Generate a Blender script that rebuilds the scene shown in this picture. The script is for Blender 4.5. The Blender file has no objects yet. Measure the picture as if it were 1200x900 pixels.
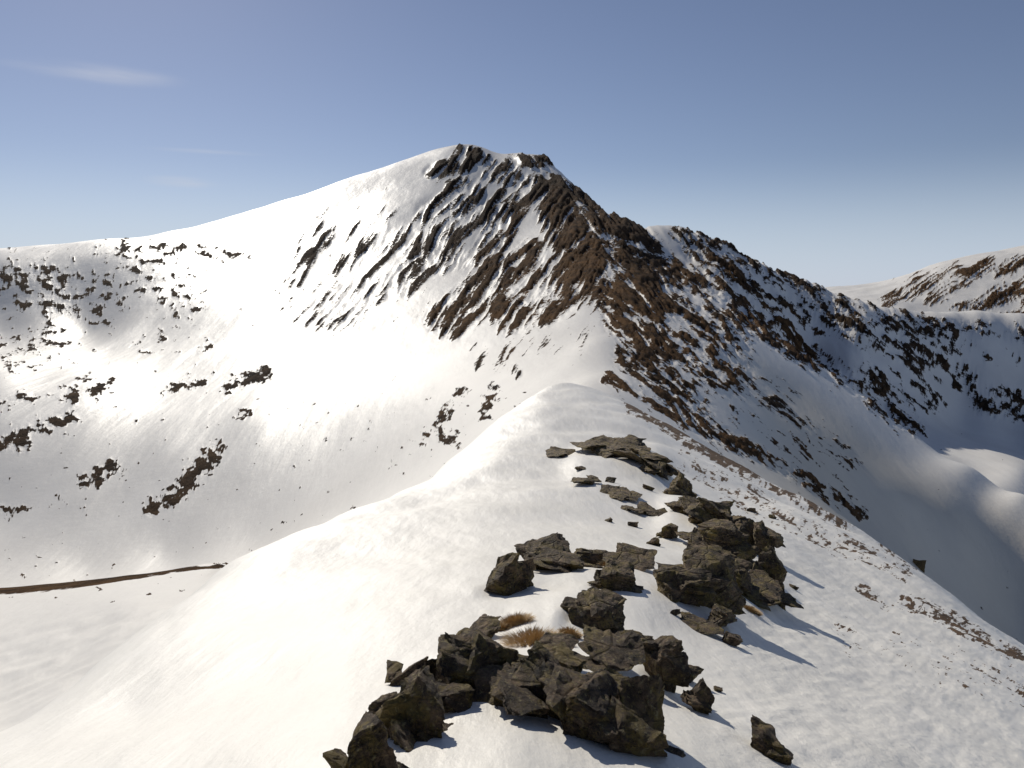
import bpy, math, numpy as np, random, bmesh
from mathutils import Vector, Matrix, noise as mn
SC=bpy.context.scene
F=900.0; P=math.radians(7.3); cp,sp=math.cos(P),math.sin(P)
# ---------------------------------------------------------------- noise
rs=np.random.RandomState(7); PERM=rs.permutation(256); PERM=np.concatenate([PERM,PERM,PERM])
ANG=rs.rand(256)*2*np.pi; GX=np.cos(ANG); GY=np.sin(ANG)
def perlin(x,y,seed=0):
    x=x+seed*17.31; y=y-seed*9.77
    xi=np.floor(x).astype(np.int64); yi=np.floor(y).astype(np.int64)
    xf=x-xi; yf=y-yi
    u=xf*xf*xf*(xf*(xf*6-15)+10); v=yf*yf*yf*(yf*(yf*6-15)+10)
    def g(ix,iy,dx,dy):
        h=PERM[PERM[ix&255]+(iy&255)]
        return GX[h]*dx+GY[h]*dy
    a=g(xi,yi,xf,yf); b=g(xi+1,yi,xf-1,yf); c=g(xi,yi+1,xf,yf-1); d=g(xi+1,yi+1,xf-1,yf-1)
    return ((a*(1-u)+b*u)*(1-v)+(c*(1-u)+d*u)*v)*1.4
def fbm(x,y,oct=4,seed=0,gain=.5):
    s=0;a=1;f=1
    for i in range(oct):
        s=s+a*perlin(x*f,y*f,seed+i*3); a*=gain; f*=2.03
    return s
def sstep(a,b,x):
    t=np.clip((x-a)/(b-a),0,1); return t*t*(3-2*t)
# ---------------------------------------------------------------- control lines (bearing, elevation, distance)
def UT(px,py):
    a=(px-600)/F; b=(450-py)/F; den=cp+b*sp
    return a/den, (-sp+b*cp)/den
L=[]
def line(pts,step=70):
    for (p,q) in zip(pts[:-1],pts[1:]):
        n=max(1,int(math.hypot(q[0]-p[0],q[1]-p[1])/step))
        for i in range(n):
            t=i/n
            L.append((p[0]+(q[0]-p[0])*t,p[1]+(q[1]-p[1])*t,math.exp(math.log(p[2])*(1-t)+math.log(q[2])*t)))
    L.append(pts[-1])
line([(-400,1400,1.3),(100,1365,1.3),(600,1360,1.3),(1100,1370,1.3),(1600,1420,1.3)],400)
line([(-250,960,5.5),(0,900,5.2),(150,900,4.4),(300,900,3.7),(400,900,3.4),(600,900,3.3),(800,900,3.8),(1000,900,5),(1200,900,7.5),(1450,960,9)],110)
line([(150,820,7),(300,790,6.5),(400,790,5.4),(600,800,4.9),(800,800,6),(1000,810,8.5),(1200,825,12),(1450,900,16)],110)
line([(300,710,11),(400,700,9.8),(500,690,9.2),(600,700,8.5),(700,700,9),(800,710,10),(900,715,12),(1000,720,15)],110)
line([(400,645,16),(500,620,17),(600,630,14.5),(700,620,16.5),(800,625,18.5),(900,640,20),(1000,665,22),(1100,715,20)],110)
line([(500,575,29),(580,550,29),(650,555,27),(720,545,29),(800,560,30),(870,590,29)],110)
line([(560,530,38),(620,495,42),(670,480,45),(740,500,42),(800,530,38)],110)
SIL=[(-250,948,8),(0,860,8),(60,822,9),(150,748,12),(270,660,17.5),(350,622,22),(400,602,25),(460,578,32),(520,545,42),(560,512,50),(600,482,56),(640,457,61),(660,453,62),(700,459,62),(760,487,58),(850,537,50),(950,592,42),(1060,657,34),(1130,705,29),(1200,757,24),(1450,930,22)]
line(SIL,45)
line([(x,y+42,d*1.42) for x,y,d in SIL],60)
line([(-250,960,45),(0,880,42),(150,800,48),(250,740,60),(300,690,120),(400,630,150),(520,565,120),(600,505,110),(660,470,105),(720,470,105),(800,510,105),(900,575,115),(1000,635,125),(1100,700,130),(1200,780,130),(1450,870,120)],80)
line([(-250,880,60),(0,845,60),(120,790,65)],90)
line([(-250,780,88),(0,770,85),(150,720,90),(220,695,100)],90)
line([(-250,700,140),(0,691,140),(100,682,138),(200,669,132),(260,662,125)],45)
line([(-250,735,180),(0,722,180),(100,710,175),(200,695,168),(280,672,160),(350,650,160)],60)
line([(-250,690,240),(0,676,240),(100,670,240),(200,658,238),(300,636,225),(400,600,200),(470,570,180),(520,542,165),(600,480,155),(650,462,140),(700,440,135),(740,450,132),(800,485,150),(900,540,180),(1000,600,212),(1100,665,236),(1200,745,245),(1450,830,240)],60)
line([(-250,600,320),(0,600,300),(100,605,285),(200,600,275),(300,575,270),(400,530,270),(500,480,255),(600,430,240),(660,415,215),(705,398,210),(760,420,212),(850,455,232),(950,515,256),(1050,580,272),(1200,690,276),(1450,740,270)])
line([(-250,500,380),(0,520,360),(100,530,345),(200,525,335),(300,500,335),(400,465,345),(500,430,340),(600,390,330),(660,370,320),(700,352,330),(760,375,310),(850,415,315),(930,470,322),(1030,535,322),(1120,590,312),(1200,640,302),(1450,700,285)])
line([(-250,430,490),(0,440,465),(100,450,450),(200,455,440),(300,430,450),(400,400,460),(500,365,480),(600,335,480),(660,320,470),(700,315,450),(770,340,450),(850,375,430),(930,430,400),(1000,480,385),(1080,540,362),(1150,583,340),(1200,608,325)])
line([(790,310,680),(870,362,590),(950,418,520),(1020,470,470),(1075,512,430),(1140,548,385),(1200,578,350),(1450,690,300)],50)
line([(950,428,640),(1020,480,590),(1075,522,520),(1140,566,440),(1200,600,395),(1450,710,340)],50)
line([(1110,510,600),(1160,534,540),(1200,552,500)],50)
line([(1110,492,680),(1160,512,660),(1200,528,640),(1450,560,600)],60)
line([(1130,465,740),(1200,480,740)],80); line([(1010,400,680),(1080,430,720),(1140,440,760),(1200,450,770),(1450,470,720)])
line([(-250,386,700),(0,380,690),(100,384,680),(180,378,650),(300,355,630),(400,335,650),(500,300,680),(600,285,680),(660,265,680),(700,270,640),(760,300,640)])
line([(-250,320,790),(0,317,790),(130,318,790),(250,306,820),(400,270,860),(500,235,890),(600,225,900),(650,225,860),(700,252,780)])
CR=[(-250,300,900),(0,290,900),(130,280,920),(200,270,950),(250,259,1000),(330,235,1040),(400,212,1080),(460,194,1120),(510,178,1130),(550,170,1130),(580,180,1110),(615,179,1100),(640,184,1080),(655,203,1030),(690,233,970),(720,255,930),(750,268,880),(775,264,860),(805,264,850),(850,288,830),(900,312,810),(960,337,800),(1010,355,800),(1045,362,810),(1110,373,830),(1200,380,850),(1450,385,880)]
line(CR,40)
line([(x,y+(40 if x<900 else 18),d*1.25) for x,y,d in CR],90)
line([(-250,400,1800),(900,400,1800),(1000,375,1800),(1100,385,1800),(1200,390,1800),(1450,400,1800)],150)
line([(-250,400,2700),(850,400,2700)],200)
line([(900,350,2700),(970,337,2700),(1010,333,2700),(1050,326,2700),(1100,309,2600),(1150,297,2600),(1200,289,2600),(1300,262,2600),(1450,240,2600)],40)
line([(900,380,3800),(1450,330,3800)],150)
line([(-250,352,6500),(1450,352,6500)],250)
C=np.array(L); cu,ct=UT(C[:,0],C[:,1]); cl=np.log(C[:,2])
KL=0.35; CC=0.026
cx=np.stack([cu,cl*KL],1)
_,ix=np.unique(np.round(cx,4),axis=0,return_index=True); cx=cx[ix]; ct=ct[ix]; n=len(cx)
D=np.sqrt(((cx[:,None]-cx[None])**2).sum(2)+CC*CC)
Pm=np.concatenate([np.ones((n,1)),cx],1)
A=np.zeros((n+3,n+3)); A[:n,:n]=D-np.eye(n)*0.0015; A[:n,n:]=Pm; A[n:,:n]=Pm.T
W=np.linalg.solve(A,np.concatenate([ct,np.zeros(3)]))
def evalT(u,l):
    sh=u.shape; u=u.ravel(); l=l.ravel()*KL; out=np.empty_like(u)
    for i in range(0,len(u),40000):
        a=u[i:i+40000].astype(np.float32); b=l[i:i+40000].astype(np.float32)
        d=np.sqrt((a[:,None]-cx[:,0].astype(np.float32))**2+(b[:,None]-cx[:,1].astype(np.float32))**2+CC*CC)
        out[i:i+40000]=d@W[:n].astype(np.float32)+W[n]+W[n+1]*a+W[n+2]*b
    return out.reshape(sh)
NU,NL=1160,1080
u0,u1=-0.88,0.88; l0,l1=math.log(1.3),math.log(6500)
cuG=np.linspace(u0,u1,NU//4+1); clG=np.linspace(l0,l1,NL//4+1)
Tc=evalT(*np.meshgrid(cuG,clG))
ug=np.linspace(u0,u1,NU); lg=np.linspace(l0,l1,NL)
def catmull(M,src,dst,axis):
    M=np.moveaxis(M,axis,0); s=(dst-src[0])/(src[1]-src[0]); i=np.clip(np.floor(s).astype(int),0,len(src)-2); t=(s-i)[:,None]
    g=lambda k:M[np.clip(i+k,0,len(src)-1)]
    p0,p1,p2,p3=g(-1),g(0),g(1),g(2)
    r=0.5*((2*p1)+(-p0+p2)*t+(2*p0-5*p1+4*p2-p3)*t*t+(-p0+3*p1-3*p2+p3)*t**3)
    return np.moveaxis(r,0,axis)
T=catmull(catmull(Tc,cuG,ug,1),clG,lg,0)
U,Lg=np.meshgrid(ug,lg); Y=np.exp(Lg); X=U*Y
def topix(U,T):
    b=(T*cp+sp)/(cp-T*sp); a=U*(cp+b*sp); return 600+F*a,450-F*b
PX,PY=topix(U,T)
# ---------------------------------------------------------------- rock exposure field
def seg(ax,ay,bx,by,w,s):
    dx,dy=bx-ax,by-ay; t=np.clip(((PX-ax)*dx+(PY-ay)*dy)/(dx*dx+dy*dy+1e-9),0,1)
    d2=(PX-ax-t*dx)**2+(PY-ay-t*dy)**2
    return s*np.exp(-(d2/(w*w))**1.5)
far=sstep(100,125,Y)
strokes=[(650,235,695,330,34,.76),(690,300,600,368,30,.74),(620,300,530,378,26,.70),(680,340,640,368,18,.68),(560,335,510,375,18,.66),
 (505,200,545,190,12,.64),(545,178,570,186,9,.64),(575,190,600,200,12,.58),(600,190,650,190,12,.62),(570,205,640,215,14,.56),(640,215,700,240,14,.84),(690,235,760,285,16,.84),(630,225,660,230,14,.74),
 (560,240,470,330,26,.60),(530,222,555,215,14,.58),(470,330,385,375,22,.48),(480,280,420,300,24,.46),(440,330,360,370,24,.44),(590,245,570,310,32,.60),(610,235,560,300,22,.60),(500,250,540,230,22,.52),(500,310,560,300,22,.56),
 (450,270,400,330,36,.40),(380,290,330,350,34,.37),(290,303,215,292,9,.46),(180,290,230,295,9,.46),(210,350,150,300,36,.38),(120,350,20,330,38,.44),(60,395,10,410,26,.39),(0,320,80,330,13,.54),(110,345,125,370,14,.42),(20,350,90,360,14,.46),
 (500,515,545,455,9,.58),(515,505,530,515,11,.60),(570,485,578,455,10,.62),(610,440,600,430,9,.5),(640,400,560,420,20,.32),(620,400,680,400,20,.32),
 (700,270,760,330,32,.76),(740,300,840,340,24,.66),(760,340,860,400,30,.62),(715,345,770,360,28,.80),(725,375,780,410,26,.76),(740,380,860,440,36,.60),(735,420,820,480,24,.64),(715,445,800,500,12,.76),(860,430,990,540,22,.40),(735,460,860,520,15,.68),(850,510,1010,600,13,.58),(840,470,960,540,26,.34),
 (800,270,960,340,20,.60),(860,360,950,415,24,.66),(880,340,1000,380,28,.52),(950,410,1070,500,20,.54),(960,350,1110,400,26,.54),(1000,380,1100,430,32,.52),(1090,430,1140,450,26,.44),(1150,475,1200,485,16,.58),(1160,460,1200,470,14,.52),(1020,440,1090,470,24,.50),(820,290,900,360,24,.58),(1050,372,1200,395,12,.50),(1120,400,1200,420,24,.36),
 (0,518,85,488,9,.66),(0,470,40,465,8,.50),(75,465,125,455,12,.56),(90,450,110,440,8,.46),(192,455,240,445,8,.52),(268,448,312,438,10,.70),(280,490,290,482,7,.58),(176,598,214,575,11,.78),(212,575,252,530,14,.78),(98,565,132,548,12,.70),(0,600,30,600,8,.45),(0,522,30,518,11,.66),(165,405,190,395,9,.35),(235,410,245,405,8,.56),(60,590,100,590,8,.30)]
Dn=np.zeros_like(PX)
for s in strokes: Dn=np.maximum(Dn,seg(*s))
Dn*= far*(1-sstep(1150,1300,Y))
m3=sstep(1700,2000,Y)
d3=np.zeros_like(PX)
for s in [(1040,352,1120,318,14,.60),(1090,350,1160,310,12,.60),(1130,365,1200,335,14,.62),(1170,320,1200,305,11,.60),(1060,335,1100,325,10,.52),(1160,372,1200,368,8,.58),(1200,340,1400,320,30,.5)]: d3=np.maximum(d3,seg(*s))
Dn=np.maximum(Dn,d3*m3)
ridge=np.interp(PY,[170,230,300,350,450,520],[560,660,700,700,700,700])
def streak(ang,al,ac,seed,wf=.5):
    c,s=math.cos(ang),math.sin(ang)
    w=6*perlin(PX/50,PY/50,seed+5)+1.8*perlin(PX/14,PY/14,seed+6)
    a=PX*c+PY*s; b=-PX*s+PY*c+w
    return .68*fbm(a/al,b/ac,2,seed,.5)+wf*fbm(a/(al*.4),b/(ac*.42),4,seed+2,.62)
nl=streak(math.radians(126),100,13,1,.7)
nr=streak(math.radians(42),70,9,4,.66)
ni=fbm(PX/15,PY/8,5,9,.72)
wr=sstep(-15,25,PX-ridge)
ns=nl*(1-wr)+(.8*nr+.35*fbm(PX/12,PY/8,4,61,.72))*wr
wl=sstep(380,250,PX)
wl=np.maximum(wl,sstep(430,470,PY)*(PX<640))
ns=ns*(1-wl)+ni*wl
ns=ns*(1-m3)+m3*streak(math.radians(-35),60,4.5,6,.7)
V=ns*0.66-(0.62-1.15*Dn)
nearf=1-sstep(70,100,Y)
Dg=np.zeros_like(PX)
for s in [(740,476,870,547,12,.76),(870,547,1010,617,12,.70),(850,575,890,595,12,.5),(1010,617,1070,655,9,.55),(1060,705,1130,735,10,.60),(1120,735,1200,775,11,.66),(1010,690,1040,710,9,.52),(1000,750,1200,810,36,.27),(1140,780,1200,810,9,.48),(920,610,1060,670,18,.48),(800,540,900,590,18,.44)]: Dg=np.maximum(Dg,seg(*s))
ng=.6*fbm(PX/40+PY/60,(PY-.5*PX)/5,3,12,.6)+.6*fbm(PX/7,PY/4,4,13,.7)
Vg=ng*0.62-(0.66-1.15*Dg)-.6*(1-sstep(.05,.2,Dg))
V=np.where(nearf>0.01,Vg,V)
be=np.interp(PX,[-300,0,100,200,262],[691,690,681,668,661]); bm_=(Y>118)&(Y<170)&(PX<268)
V=np.where(bm_,np.maximum(V,0.46-np.abs(PY-be-2+2*perlin(PX/14,PY*0)+3*perlin(PX/50,PY*0,3))*0.085*(1+sstep(120,260,PX))),V)
# ---------------------------------------------------------------- relief
rib=sstep(-0.05,0.5,V)*far
amp=np.interp(Y,[100,300,700,1200,2500],[.4,1.4,3.8,5,8])
Z=T*Y
Z+=far*amp*(rib*0.6)*(1-0.7*bm_)*(1-.65*wl)
dm_=sstep(.3,.6,Dn)
und=fbm(X/110,Y/150,3,21,.42)
Z+=far*und*np.interp(Y,[120,300,800,2500],[.4,1.4,3.4,9])*0.6
Z+=far*dm_*(nl*(1-wr)+nr*wr)*(1-wl)*(1-m3)*amp*(.45+.15*wr)
Z+=far*fbm(PX/16,PY/12,3,31,.55)*amp*0.22*dm_*(1-.6*wl)
Z+=far*(1-wr)*(1-m3)*sstep(0,120,PX)*sstep(300,360,PY)*perlin((PX*.75+PY*.66)/15,(PX*-.66+PY*.75)/140,37)*amp*.05*(1-dm_)
Z+=far*wr*(1-m3)*sstep(420,520,Y)*sstep(480,420,PY)*(1-.6*sstep(980,1080,PX))*fbm((PX*.75-PY*.66)/26,(PX*.66+PY*.75)/70,3,39,.5)*amp*1.0
Z+=far*sstep(.4,.8,Dn)*fbm(PX/9,PY/9,3,33,.6)*amp*0.30*(1-.5*wl)
nr_=1-sstep(80,110,Y)
Z+=nr_*fbm(X/4.5,Y/5.5,2,41)*np.interp(Y,[1,8,30,80],[.05,.10,.22,.3])
wflank=sstep(780,900,PX)
Z+=nr_*fbm((X+Y*.25)/.9,Y/2.2,3,45,.5)*np.interp(Y,[1,8,30],[.012,.018,.03])*(0.9+.9*wflank)
Z+=nr_*wflank*fbm((X*.8-Y*.6)/.3,(X*.6+Y*.8)/1.2,3,47,.6)*0.011
for (ax,ay,bx,by,h) in [(520,690,640,675,.07),(640,735,700,700,.07)]:
    dx,dy=bx-ax,by-ay; ln=math.hypot(dx,dy); t=((PX-ax)*dx+(PY-ay)*dy)/ln/ln; q=((PX-ax)*-dy+(PY-ay)*dx)/ln+6*perlin(PX/40,PY/40,51)
    Z+=nr_*h*np.exp(-((t-.5)/.42)**4)*np.where(q>0,sstep(14,0,q),sstep(-34,0,q))
for (ax,ay,bx,by,w,h) in [(540,800,740,790,36,.12),(640,720,700,690,40,.10),(760,690,880,690,40,.22),(800,610,850,640,30,.3),(690,545,760,550,26,.25)]:
    Z+=nr_*seg(ax,ay,bx,by,w,h)
# ---------------------------------------------------------------- meshes
def gridmesh(name,mask,mat):
    idx=np.arange(NL*NU).reshape(NL,NU)
    q=np.stack([idx[:-1,:-1],idx[:-1,1:],idx[1:,1:],idx[1:,:-1]],-1)[mask]
    used,inv=np.unique(q,return_inverse=True); q=inv.reshape(-1,4)
    me=bpy.data.meshes.new(name)
    co=np.stack([X.ravel()[used],Y.ravel()[used],Z.ravel()[used]],1).astype(np.float32)
    me.vertices.add(len(co)); me.vertices.foreach_set('co',co.ravel())
    me.loops.add(q.size); me.loops.foreach_set('vertex_index',q.ravel().astype(np.int32))
    me.polygons.add(len(q)); me.polygons.foreach_set('loop_start',np.arange(0,q.size,4,dtype=np.int32))
    me.polygons.foreach_set('loop_total',np.full(len(q),4,dtype=np.int32))
    me.polygons.foreach_set('use_smooth',np.ones(len(q),dtype=bool))
    me.update(calc_edges=True)
    for nm,arr in (('rock',V),('brown',BR),('rough',RG),('shade_tint',SHD)):
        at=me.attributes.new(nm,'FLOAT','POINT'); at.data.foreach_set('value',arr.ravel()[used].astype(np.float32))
    me.materials.append(mat)
    ob=bpy.data.objects.new(name,me); SC.collection.objects.link(ob); ob['kind']='structure'
    return ob
BR=np.zeros_like(PX)
for s in [(690,300,600,370,60,1),(660,350,520,375,50,.9),(650,260,570,310,45,.8),(800,320,860,330,30,.8),(720,350,860,430,60,1),(880,370,960,410,30,.9),(960,420,1075,505,30,.6),(720,440,1000,580,60,1),(0,690,260,665,30,1)]: BR=np.maximum(BR,seg(*s))
BR=np.maximum(BR,nearf); BR=np.maximum(BR,.5*wl); BR=np.maximum(BR,m3*.8); BR=np.maximum(BR,.35)
RG=np.maximum(dm_,nearf*sstep(760,950,PX))
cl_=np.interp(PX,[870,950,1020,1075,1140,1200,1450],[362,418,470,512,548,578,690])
SHD=sstep(780,960,PX)*far*sstep(430,340,Y)*sstep(0,70,PY-cl_)  # right valley shade painted into the snow colour, fading out toward the sunlit crest
def N(nt,t,**k):
    nd=nt.nodes.new(t)
    for a,b in k.items(): setattr(nd,a,b)
    return nd
def snow_mat(name,near):
    m=bpy.data.materials.new(name); m.use_nodes=True; nt=m.node_tree; nt.nodes.clear(); lk=nt.links.new
    out=N(nt,'ShaderNodeOutputMaterial'); bs=N(nt,'ShaderNodeBsdfPrincipled'); lk(bs.outputs[0],out.inputs[0])
    tc=N(nt,'ShaderNodeTexCoord'); at=N(nt,'ShaderNodeAttribute',attribute_name='rock'); ab=N(nt,'ShaderNodeAttribute',attribute_name='brown'); ag=N(nt,'ShaderNodeAttribute',attribute_name='rough'); ad=N(nt,'ShaderNodeAttribute',attribute_name='shade_tint')
    def noi(scale,det=6,rough=.6):
        x=N(nt,'ShaderNodeTexNoise'); x.inputs['Scale'].default_value=scale; x.inputs['Detail'].default_value=det; x.inputs['Roughness'].default_value=rough
        lk(tc.outputs['Object'],x.inputs['Vector']); return x
    def mth(op,a,b,c=None):
        x=N(nt,'ShaderNodeMath',operation=op)
        for i,v in enumerate((a,b,c)):
            if v is None: continue
            if isinstance(v,(int,float)): x.inputs[i].default_value=v
            else: lk(v,x.inputs[i])
        return x.outputs[0]
    f=noi(6 if near else .28,6,.7)
    v=mth('MULTIPLY_ADD',mth('SUBTRACT',f.outputs[0],.5),1.0 if near else .95,at.outputs['Fac'])
    mk=N(nt,'ShaderNodeMapRange'); mk.inputs['From Min'].default_value=-.04; mk.inputs['From Max'].default_value=.06; lk(v,mk.inputs['Value'])
    cr=N(nt,'ShaderNodeValToRGB'); g=noi(3 if near else .09,5,.7); lk(g.outputs[0],cr.inputs[0])
    e=cr.color_ramp.elements; e[0].position=.35; e[0].color=(.014,.012,.011,1); e[1].position=.7; e[1].color=(.06,.046,.034,1)
    cb=N(nt,'ShaderNodeValToRGB'); lk(g.outputs[0],cb.inputs[0]); e=cb.color_ramp.elements; e[0].position=.35; e[0].color=(.03,.017,.009,1); e[1].position=.68; e[1].color=(.18,.098,.042,1)
    mx=N(nt,'ShaderNodeMixRGB'); lk(ab.outputs['Fac'],mx.inputs[0]); lk(cr.outputs[0],mx.inputs[1]); lk(cb.outputs[0],mx.inputs[2])
    sc=N(nt,'ShaderNodeValToRGB'); h=noi(.5 if near else .02,4,.6); lk(h.outputs[0],sc.inputs[0]); e=sc.color_ramp.elements
    e[0].position=.3; e[0].color=(.80,.77,.70,1) if near else (.72,.695,.65,1); e[1].position=.7; e[1].color=(.87,.84,.775,1) if near else (.81,.785,.735,1)
    dd=N(nt,'ShaderNodeMixRGB'); dd.blend_type='MULTIPLY'; lk(ad.outputs['Fac'],dd.inputs[0]); lk(sc.outputs[0],dd.inputs[1]); dd.inputs[2].default_value=(.78,.745,.68,1)  # grey-beige shade tint multiplied into the snow colour
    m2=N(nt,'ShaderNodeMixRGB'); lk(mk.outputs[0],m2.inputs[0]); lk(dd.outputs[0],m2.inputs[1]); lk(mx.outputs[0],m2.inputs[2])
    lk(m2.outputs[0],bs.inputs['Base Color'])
    ro=N(nt,'ShaderNodeMapRange'); ro.inputs['To Min'].default_value=.44; ro.inputs['To Max'].default_value=.95; lk(mk.outputs[0],ro.inputs['Value']); lk(ro.outputs[0],bs.inputs['Roughness'])
    bs.inputs['Specular IOR Level'].default_value=.45 if near else .05
    b1=N(nt,'ShaderNodeBump'); b1.inputs['Distance'].default_value=.02 if near else .8; lk(mth('MULTIPLY_ADD',ag.outputs['Fac'],.4,.38 if near else .16),b1.inputs['Strength'])
    k1=noi(13 if near else .35,8,.68); lk(k1.outputs[0],b1.inputs['Height'])
    mp=N(nt,'ShaderNodeMapping'); mp.inputs['Scale'].default_value=(1,.22,1); mp.inputs['Rotation'].default_value=(0,0,math.radians(35)); lk(tc.outputs['Object'],mp.inputs['Vector'])
    k3=N(nt,'ShaderNodeTexNoise'); k3.inputs['Scale'].default_value=5 if near else .09; k3.inputs['Detail'].default_value=6; lk(mp.outputs[0],k3.inputs['Vector'])
    b3=N(nt,'ShaderNodeBump'); b3.inputs['Distance'].default_value=.06 if near else 3; b3.inputs['Strength'].default_value=.38 if near else .2; lk(k3.outputs[0],b3.inputs['Height']); lk(b1.outputs[0],b3.inputs['Normal'])
    b2=N(nt,'ShaderNodeBump'); b2.inputs['Distance'].default_value=.05 if near else 3; lk(mth('MULTIPLY',mk.outputs[0],.9),b2.inputs['Strength'])
    k2=noi(30 if near else .5,8,.75); lk(k2.outputs[0],b2.inputs['Height']); lk(b3.outputs[0],b2.inputs['Normal']); lk(b2.outputs[0],bs.inputs['Normal'])
    return m
mn_=snow_mat('near_snow',True); mf_=snow_mat('mountain_snow',False)
qY=Y[:-1,:-1]
split=np.interp(U[:-1,:-1],[-.95,-.55,-.44,-.33,-.22,-.09,.07,.22,.44,.67,.95],[26,26,29,40,55,70,84,78,62,50,45])
gr=gridmesh('ground',qY<split,mn_); gr['label']='snow covered ridge crest with dry grass'
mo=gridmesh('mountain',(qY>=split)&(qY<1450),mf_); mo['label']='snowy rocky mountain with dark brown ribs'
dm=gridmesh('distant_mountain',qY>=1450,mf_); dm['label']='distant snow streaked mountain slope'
# ---------------------------------------------------------------- placing helper
def surfZ(x,y):
    u=x/y; l=math.log(y)
    i=(u-u0)/(u1-u0)*(NU-1); j=(l-l0)/(l1-l0)*(NL-1); i0=int(i); j0=int(j); a=i-i0; b=j-j0
    return (Z[j0,i0]*(1-a)+Z[j0,i0+1]*a)*(1-b)+(Z[j0+1,i0]*(1-a)+Z[j0+1,i0+1]*a)*b
def hit(px,py):
    u,t=UT(px,py); y=1.6
    while y<1200:
        if surfZ(u*y,y)>=t*y: return u*y,y
        y*=1.004
    return None
# ---------------------------------------------------------------- rock material
def rock_mat():
    m=bpy.data.materials.new('lichen_rock'); m.use_nodes=True; nt=m.node_tree; nt.nodes.clear(); lk=nt.links.new
    out=N(nt,'ShaderNodeOutputMaterial'); bs=N(nt,'ShaderNodeBsdfPrincipled'); lk(bs.outputs[0],out.inputs[0])
    ge=N(nt,'ShaderNodeNewGeometry')
    def noi(scale,det=6,rough=.65):
        x=N(nt,'ShaderNodeTexNoise'); x.inputs['Scale'].default_value=scale; x.inputs['Detail'].default_value=det; x.inputs['Roughness'].default_value=rough
        lk(ge.outputs['Position'],x.inputs['Vector']); return x.outputs[0]
    c1=N(nt,'ShaderNodeValToRGB'); lk(noi(5,8,.8),c1.inputs[0]); e=c1.color_ramp.elements
    e[0].position=.36; e[0].color=(.016,.011,.008,1); e[1].position=.64; e[1].color=(.30,.205,.12,1)
    x=e.new(.5); x.color=(.095,.064,.038,1)
    li=N(nt,'ShaderNodeValToRGB'); lk(noi(4.1,8,.85),li.inputs[0]); e=li.color_ramp.elements; e[0].position=.49; e[0].color=(0,0,0,1); e[1].position=.58; e[1].color=(.8,.8,.8,1)
    mx=N(nt,'ShaderNodeMixRGB'); lk(li.outputs[0],mx.inputs[0]); lk(c1.outputs[0],mx.inputs[1]); mx.inputs[2].default_value=(.25,.185,.05,1)
    l2=N(nt,'ShaderNodeValToRGB'); lk(noi(26,4,.7),l2.inputs[0]); e=l2.color_ramp.elements; e[0].position=.58; e[0].color=(0,0,0,1); e[1].position=.65; e[1].color=(.75,.75,.75,1)
    m2=N(nt,'ShaderNodeMixRGB'); lk(l2.outputs[0],m2.inputs[0]); lk(mx.outputs[0],m2.inputs[1]); m2.inputs[2].default_value=(.38,.32,.16,1)
    lk(m2.outputs[0],bs.inputs['Base Color']); bs.inputs['Roughness'].default_value=.78; bs.inputs['Specular IOR Level'].default_value=.4
    b=N(nt,'ShaderNodeBump'); b.inputs['Distance'].default_value=.11; b.inputs['Strength'].default_value=1; lk(noi(7,10,.75),b.inputs['Height'])
    vo=N(nt,'ShaderNodeTexVoronoi'); vo.feature='DISTANCE_TO_EDGE'; vo.inputs['Scale'].default_value=3.2
    wp=N(nt,'ShaderNodeMapping'); wp.inputs['Scale'].default_value=(1,1,2.2); wp.inputs['Rotation'].default_value=(.25,.3,.2); lk(ge.outputs['Position'],wp.inputs['Vector']); lk(wp.outputs[0],vo.inputs['Vector'])
    vr=N(nt,'ShaderNodeMapRange'); vr.inputs['From Max'].default_value=.06; lk(vo.outputs['Distance'],vr.inputs['Value'])
    b3=N(nt,'ShaderNodeBump'); b3.inputs['Distance'].default_value=.05; b3.inputs['Strength'].default_value=.8; lk(vr.outputs[0],b3.inputs['Height']); lk(b.outputs[0],b3.inputs['Normal'])
    b2=N(nt,'ShaderNodeBump'); b2.inputs['Distance'].default_value=.015; b2.inputs['Strength'].default_value=.8; lk(noi(60,5,.7),b2.inputs['Height']); lk(b3.outputs[0],b2.inputs['Normal'])
    lk(b2.outputs[0],bs.inputs['Normal']); return m
RM=rock_mat()
def chunk(r,dims,bed,cuts):
    bm=bmesh.new()
    for k in range(r.randint(9,14)):
        d=r.normal(0,1,3); d/=np.linalg.norm(d)
        d=np.sign(d)*np.abs(d)**.55; d/=max(np.abs(d).max(),.001); d*=r.uniform(.7,1.0)
        bm.verts.new(d)
    res=bmesh.ops.convex_hull(bm,input=bm.verts)
    junk=[g for g in res['geom_interior'] if isinstance(g,bmesh.types.BMVert)]
    bmesh.ops.delete(bm,geom=junk,context='VERTS')
    loose=[v for v in bm.verts if not v.link_faces]
    bmesh.ops.delete(bm,geom=loose,context='VERTS')
    for k in range(cuts): bmesh.ops.subdivide_edges(bm,edges=bm.edges,cuts=1,use_grid_fill=True)
    bmesh.ops.triangulate(bm,faces=bm.faces)
    v=np.array([q.co[:] for q in bm.verts]); f=[[q.index for q in g.verts] for g in bm.faces]; bm.free()
    v=v*np.array(dims)
    sc=max(dims); so=r.uniform(0,50)
    out=np.empty_like(v)
    for i,(a,b,c) in enumerate(v):
        q=Vector((a/sc+so,b/sc,c/sc*1.6))
        w=mn.noise_vector(q*1.6)*.13+mn.noise_vector(q*4.2)*.06+mn.noise_vector(q*11)*.026
        h=c/sc*6+mn.noise(q*1.3)*.9; e=h-math.floor(h); led=(.06 if e<.5 else -.035)
        rr=1+led
        out[i]=((a*rr+w[0]*sc),(b*rr+w[1]*sc),(c+w[2]*sc*.8))
    return out@bed.T,f
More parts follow.
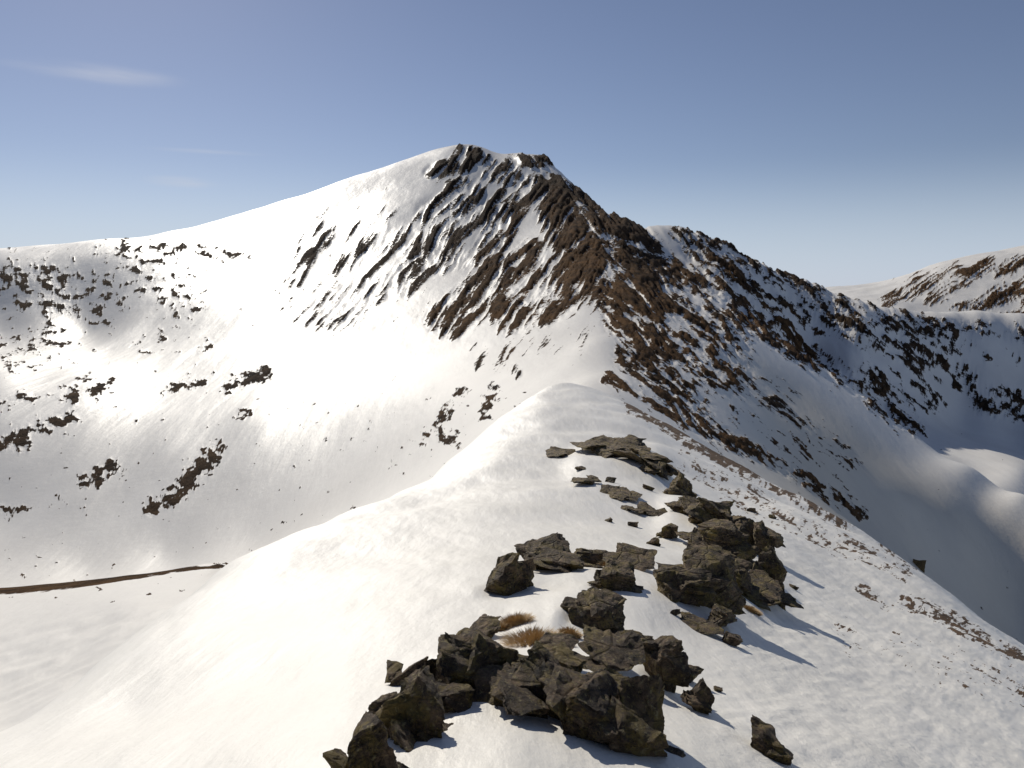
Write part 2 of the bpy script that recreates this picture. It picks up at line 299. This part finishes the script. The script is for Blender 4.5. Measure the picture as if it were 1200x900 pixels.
def make_rock(px,py,w,h,dr,tilt,pitch,seed,nch,label='dark brown lichen covered jagged rock in snow',sink=.5):
    r=np.random.RandomState(seed+500); hp=hit(px,py)
    if hp is None: return
    x0,y0=hp; s=y0/F
    if w>30: w*=1.14
    if h<15 and w>30: label='flat dark brown rock slab half buried in snow'
    elif w<20: label='small dark loose stone lying on the snow'
    W_,H_=w*s,h*s*.80; D_=W_*dr*.85
    y0c=y0+D_*.40; x0c=x0*(y0c/y0)
    big=w>45
    bedb=np.array(Matrix.Rotation(math.radians(tilt),3,'Y')@Matrix.Rotation(math.radians(pitch),3,'X'))
    V_=[];F_=[]
    Ht=H_*(1+sink)
    for k in range(nch):
        bed=bedb@np.array(Matrix.Rotation(r.normal(0,.14),3,'Y')@Matrix.Rotation(r.normal(0,.14),3,'X')@Matrix.Rotation(r.uniform(-.5,.5),3,'Z'))
        if k==0: dims=(W_*.38,D_*.44,Ht*.44); off=np.array([0,0,0.])
        else:
            q=r.uniform(.45,.85); dims=(W_*.5*q,D_*.5*q,Ht*.5*q*r.uniform(.35,.8))
            off=np.array([r.choice([-1,1])*r.uniform(.15,.45)*W_*(1-.4*q),r.uniform(-.5,.35)*D_,r.uniform(-.35,.2)*Ht])
        v,f=chunk(r,dims,bed,(4 if big else 3) if k==0 else 3)
        b=sum(len(a) for a in V_); V_.append(v+off); F_+= [[i+b for i in g] for g in f]
    p=np.concatenate(V_)
    mnx,mxx=p[:,0].min(),p[:,0].max(); p[:,0]=(p[:,0]-(mnx+mxx)/2)*(W_/(mxx-mnx)); 
    mnz,mxz=p[:,2].min(),p[:,2].max(); p[:,2]=(p[:,2]-mnz)*(Ht/(mxz-mnz))-H_*sink
    zb=surfZ(x0,y0)
    me=bpy.data.meshes.new('rock'); me.from_pydata(p.tolist(),[],F_); me.polygons.foreach_set('use_smooth',np.ones(len(F_),dtype=bool))
    me.set_sharp_from_angle(angle=math.radians(28))
    me.materials.append(RM); ob=bpy.data.objects.new('rock',me); SC.collection.objects.link(ob)
    ob.location=(x0c,y0c,zb)
    ob['label']=label; ob['category']='rock'; ob['group']='rocks on the ridge crest'
R=[ # px, base py, w, h, depth, tilt, pitch, seed, chunks
 (397,910,34,30,.9,10,0,1,1),
 (438,915,86,88,1,-20,8,2,5),
 (490,870,96,78,1.1,8,10,3,6),
 (482,804,62,30,1.1,-14,5,4,3),
 (528,806,72,70,1.0,10,15,5,6),
 (575,820,126,66,1.1,14,12,6,7),
 (634,842,120,76,1.1,22,10,7,7),
 (682,866,92,68,1.1,26,8,8,5),
 (752,876,96,86,1,8,10,9,6),
 (556,752,60,12,1.4,-4,6,10,2),
 (704,788,100,18,1.4,8,12,11,4),
 (645,788,84,22,1.2,10,10,12,4),
 (772,805,68,64,1,12,10,13,5),
 (808,802,34,26,1,6,0,14,2),
 (817,835,38,38,1,14,0,15,3),
 (744,768,52,18,1.3,10,6,16,3),
 (722,832,74,32,1.2,16,6,71,4),
 (598,822,80,34,1.2,10,6,72,4),
 (455,862,66,44,1.0,-10,6,73,4),
 (530,838,60,26,1.2,14,6,75,3),
 (700,742,82,46,1.0,8,10,17,4),
 (902,888,52,38,1.1,30,0,18,2),
 (598,697,58,56,1,8,10,20,3),
 (642,669,76,34,1.2,8,8,21,4),
 (690,664,50,16,1.2,14,8,22,2),
 (724,692,56,32,1.1,12,8,23,3),
 (738,668,66,14,1.4,10,8,24,3),
 (814,706,108,64,1,8,8,25,7),
 (856,692,52,42,1.1,14,10,26,3),
 (896,697,46,70,.9,6,4,27,4),
 (892,652,50,42,1,4,4,28,3),
 (850,652,60,40,1.1,-4,8,29,4),
 (884,706,68,15,1.6,20,4,30,3),
 (907,717,54,7,1.7,20,4,31,2),
 (848,743,44,30,1.2,34,0,32,2),
 (818,742,46,8,1.7,6,6,33,1),
 (857,757,26,15,1.2,16,0,34,1),
 (830,618,66,44,1.1,10,6,40,5),
 (796,580,40,36,1,6,6,41,3),
 (802,604,40,26,1.1,10,6,42,3),
 (848,604,28,18,1,4,0,43,1),
 (782,632,28,20,1,6,4,44,2),
 (824,642,60,22,1.2,6,4,59,4),
 (864,630,46,26,1.1,6,4,45,3),
 (838,672,54,26,1.2,6,4,74,4),
 (752,552,64,24,1.4,14,6,46,5),
 (706,535,68,14,1.6,-2,6,47,5),
 (658,537,34,7,1.6,0,6,48,2),
 (738,531,48,11,1.6,8,6,49,3),
 (765,605,38,10,1.5,14,6,50,3),
 (728,589,50,9,1.5,14,6,51,3),
 (686,570,36,8,1.5,14,6,52,2),
 (778,555,34,17,1.3,14,6,53,3),
 (742,602,32,6,1.5,8,6,54,2),
 (1077,667,15,14,1,0,0,55,1),
 (700,690,24,7,1.2,0,0,57,1),
 (872,664,40,28,1,4,4,58,3),
 (766,640,18,9,1,4,4,61,1),(742,618,14,6,1,4,4,62,1),(712,612,12,5,1,4,4,63,1),
 (842,812,12,6,1,4,4,81,1),(790,722,16,7,1,4,4,82,1),(930,690,10,5,1,4,4,84,1),(760,575,14,7,1,4,4,85,1),(716,566,16,6,1,4,4,86,1),(680,552,14,5,1,4,4,87,1),(880,600,12,6,1,4,4,88,1),(905,608,10,5,1,4,4,89,1),
]
for k in R: make_rock(*k)
# ---------------------------------------------------------------- dry grass tufts
gm=bpy.data.materials.new('dry_grass'); gm.use_nodes=True; b=gm.node_tree.nodes['Principled BSDF']; 
oi=gm.node_tree.nodes.new('ShaderNodeTexNoise'); oi.inputs['Scale'].default_value=9; rr=gm.node_tree.nodes.new('ShaderNodeValToRGB'); gm.node_tree.links.new(oi.outputs[0],rr.inputs[0]); gm.node_tree.links.new(rr.outputs[0],b.inputs['Base Color'])
rr.color_ramp.elements[0].color=(.28,.16,.055,1); rr.color_ramp.elements[1].color=(.66,.48,.24,1); b.inputs['Roughness'].default_value=.8
def tuft(px,py,w,h,seed,nb=1300):
    hp=hit(px,py); 
    if hp is None: return
    r=random.Random(seed); x0,y0=hp; s=y0/F; vs=[];fs=[]
    zc=surfZ(x0,y0)
    for i in range(nb):
        a=r.uniform(0,6.283); q=math.sqrt(r.random()); bx=math.cos(a)*q*w*s/2; by=math.sin(a)*q*w*s/2*.7
        hh=h*s*r.uniform(.4,1.0)*(1.15-q*.6); lx=bx*.6+r.gauss(0,.3)*hh; ly=by*.6+r.gauss(0,.3)*hh
        bz=surfZ(x0+bx,y0+by)-zc-.01; wd=.0010+.00028*y0; c,d=math.cos(a+1.57)*wd,math.sin(a+1.57)*wd
        k=len(vs); vs+=[(bx-c,by-d,bz),(bx+c,by+d,bz),(bx+lx*.5+c*.7,by+ly*.5+d*.7,bz+hh*.65),(bx+lx*.5-c*.7,by+ly*.5-d*.7,bz+hh*.65),(bx+lx,by+ly,bz+hh*.9)]
        fs+=[(k,k+1,k+2,k+3),(k+3,k+2,k+4)]
    me=bpy.data.meshes.new('grass_tuft'); me.from_pydata(vs,[],fs); me.materials.append(gm)
    ob=bpy.data.objects.new('grass_tuft',me); SC.collection.objects.link(ob); ob.location=(x0,y0,zc)
    ob['label']='dry brown grass tuft between snowy rocks'; ob['category']='grass'; ob['group']='dry grass tufts among the rocks'
for i,k in enumerate([(624,752,60,24),(604,731,34,18),(668,746,22,16),(585,738,22,12),(718,662,28,12),(750,662,24,11),(692,652,22,11),(656,756,28,16),(880,716,20,7),(672,712,16,8),(846,690,18,9)]): tuft(*k,i)
# ---------------------------------------------------------------- sun, sky, camera
SE,SA=math.radians(31.5),math.radians(-26)
sd=Vector((math.sin(SA)*math.cos(SE),math.cos(SA)*math.cos(SE),math.sin(SE)))
sl=bpy.data.lights.new('sun','SUN'); sl.energy=3.85; sl.angle=math.radians(.5); sl.color=(1,.94,.84)
so=bpy.data.objects.new('sun',sl); SC.collection.objects.link(so); so.rotation_euler=sd.to_track_quat('Z','Y').to_euler()
w=bpy.data.worlds.new('World'); SC.world=w; w.use_nodes=True; nt=w.node_tree; bg=nt.nodes['Background']; lk=nt.links.new
sk=nt.nodes.new('ShaderNodeTexSky'); sk.sky_type='NISHITA'; sk.sun_disc=False; sk.sun_elevation=SE; sk.sun_rotation=SA; sk.altitude=1800; sk.air_density=1.0; sk.dust_density=.5; sk.ozone_density=1.6
hs=nt.nodes.new('ShaderNodeHueSaturation'); hs.inputs['Saturation'].default_value=.88; lk(sk.outputs[0],hs.inputs['Color'])
mu=nt.nodes.new('ShaderNodeMixRGB'); mu.blend_type='MULTIPLY'; mu.inputs[0].default_value=1; mu.inputs[2].default_value=(.95,.92,1.0,1); lk(hs.outputs[0],mu.inputs[1])
tc=nt.nodes.new('ShaderNodeTexCoord')
sx=nt.nodes.new('ShaderNodeSeparateXYZ'); lk(tc.outputs['Generated'],sx.inputs[0])
hz=nt.nodes.new('ShaderNodeMapRange'); hz.interpolation_type='SMOOTHSTEP'; hz.inputs['From Min'].default_value=0; hz.inputs['From Max'].default_value=.16; hz.inputs['To Min'].default_value=.75; hz.inputs['To Max'].default_value=0; lk(sx.outputs[2],hz.inputs['Value'])
hm=nt.nodes.new('ShaderNodeMixRGB'); lk(hz.outputs[0],hm.inputs[0]); lk(mu.outputs[0],hm.inputs[1]); hm.inputs[2].default_value=(8.4,9.8,12.0,1)
mp=nt.nodes.new('ShaderNodeMapping'); mp.inputs['Scale'].default_value=(3,3,26); lk(tc.outputs['Generated'],mp.inputs['Vector'])
cn=nt.nodes.new('ShaderNodeTexNoise'); cn.inputs['Scale'].default_value=2.2; cn.inputs['Detail'].default_value=6; cn.inputs['Roughness'].default_value=.5; lk(mp.outputs[0],cn.inputs['Vector'])
cr=nt.nodes.new('ShaderNodeMapRange'); cr.inputs['From Min'].default_value=.33; cr.inputs['From Max'].default_value=.7; lk(cn.outputs[0],cr.inputs['Value'])
def dirv(px,py):
    a=(px-600)/F; b=(450-py)/F; return Vector((a,cp+b*sp,-sp+b*cp)).normalized()
acc=None
for (px,py,rx,rz,st) in [(118,86,.075,.011,.55),(60,80,.05,.006,.3),(215,213,.04,.007,.7),(250,178,.07,.003,.3)]:
    d=dirv(px,py)
    sb=nt.nodes.new('ShaderNodeVectorMath'); sb.operation='SUBTRACT'; lk(tc.outputs['Generated'],sb.inputs[0]); sb.inputs[1].default_value=d
    ml=nt.nodes.new('ShaderNodeVectorMath'); ml.operation='MULTIPLY'; lk(sb.outputs[0],ml.inputs[0]); ml.inputs[1].default_value=(1/rx,1/rx,1/rz)
    le=nt.nodes.new('ShaderNodeVectorMath'); le.operation='LENGTH'; lk(ml.outputs[0],le.inputs[0])
    mr=nt.nodes.new('ShaderNodeMapRange'); mr.interpolation_type='SMOOTHSTEP'; mr.inputs['From Min'].default_value=0; mr.inputs['From Max'].default_value=1.3; mr.inputs['To Min'].default_value=st; mr.inputs['To Max'].default_value=0; lk(le.outputs['Value'],mr.inputs['Value'])
    if acc is None: acc=mr.outputs[0]
    else:
        ad=nt.nodes.new('ShaderNodeMath'); ad.operation='MAXIMUM'; lk(acc,ad.inputs[0]); lk(mr.outputs[0],ad.inputs[1]); acc=ad.outputs[0]
pm=nt.nodes.new('ShaderNodeMath'); pm.operation='MULTIPLY'; lk(acc,pm.inputs[0]); lk(cr.outputs[0],pm.inputs[1])
cm=nt.nodes.new('ShaderNodeMixRGB'); lk(pm.outputs[0],cm.inputs[0]); lk(hm.outputs[0],cm.inputs[1]); cm.inputs[2].default_value=(9.5,9.8,10.8,1)
lk(cm.outputs[0],bg.inputs[0]); bg.inputs[1].default_value=.064
cam=bpy.data.cameras.new('camera'); co=bpy.data.objects.new('camera',cam); SC.collection.objects.link(co); SC.camera=co
cam.sensor_fit='HORIZONTAL'; cam.sensor_width=36; cam.lens=36*F/1200; cam.clip_end=30000; cam.clip_start=.05
co.location=(0,0,0); co.rotation_euler=(math.pi/2-P,0,0)
SC.view_settings.view_transform='Standard'; SC.view_settings.look='None'; SC.view_settings.exposure=0
print('ctrl',n, 'Zrange',Z.min(),Z.max())
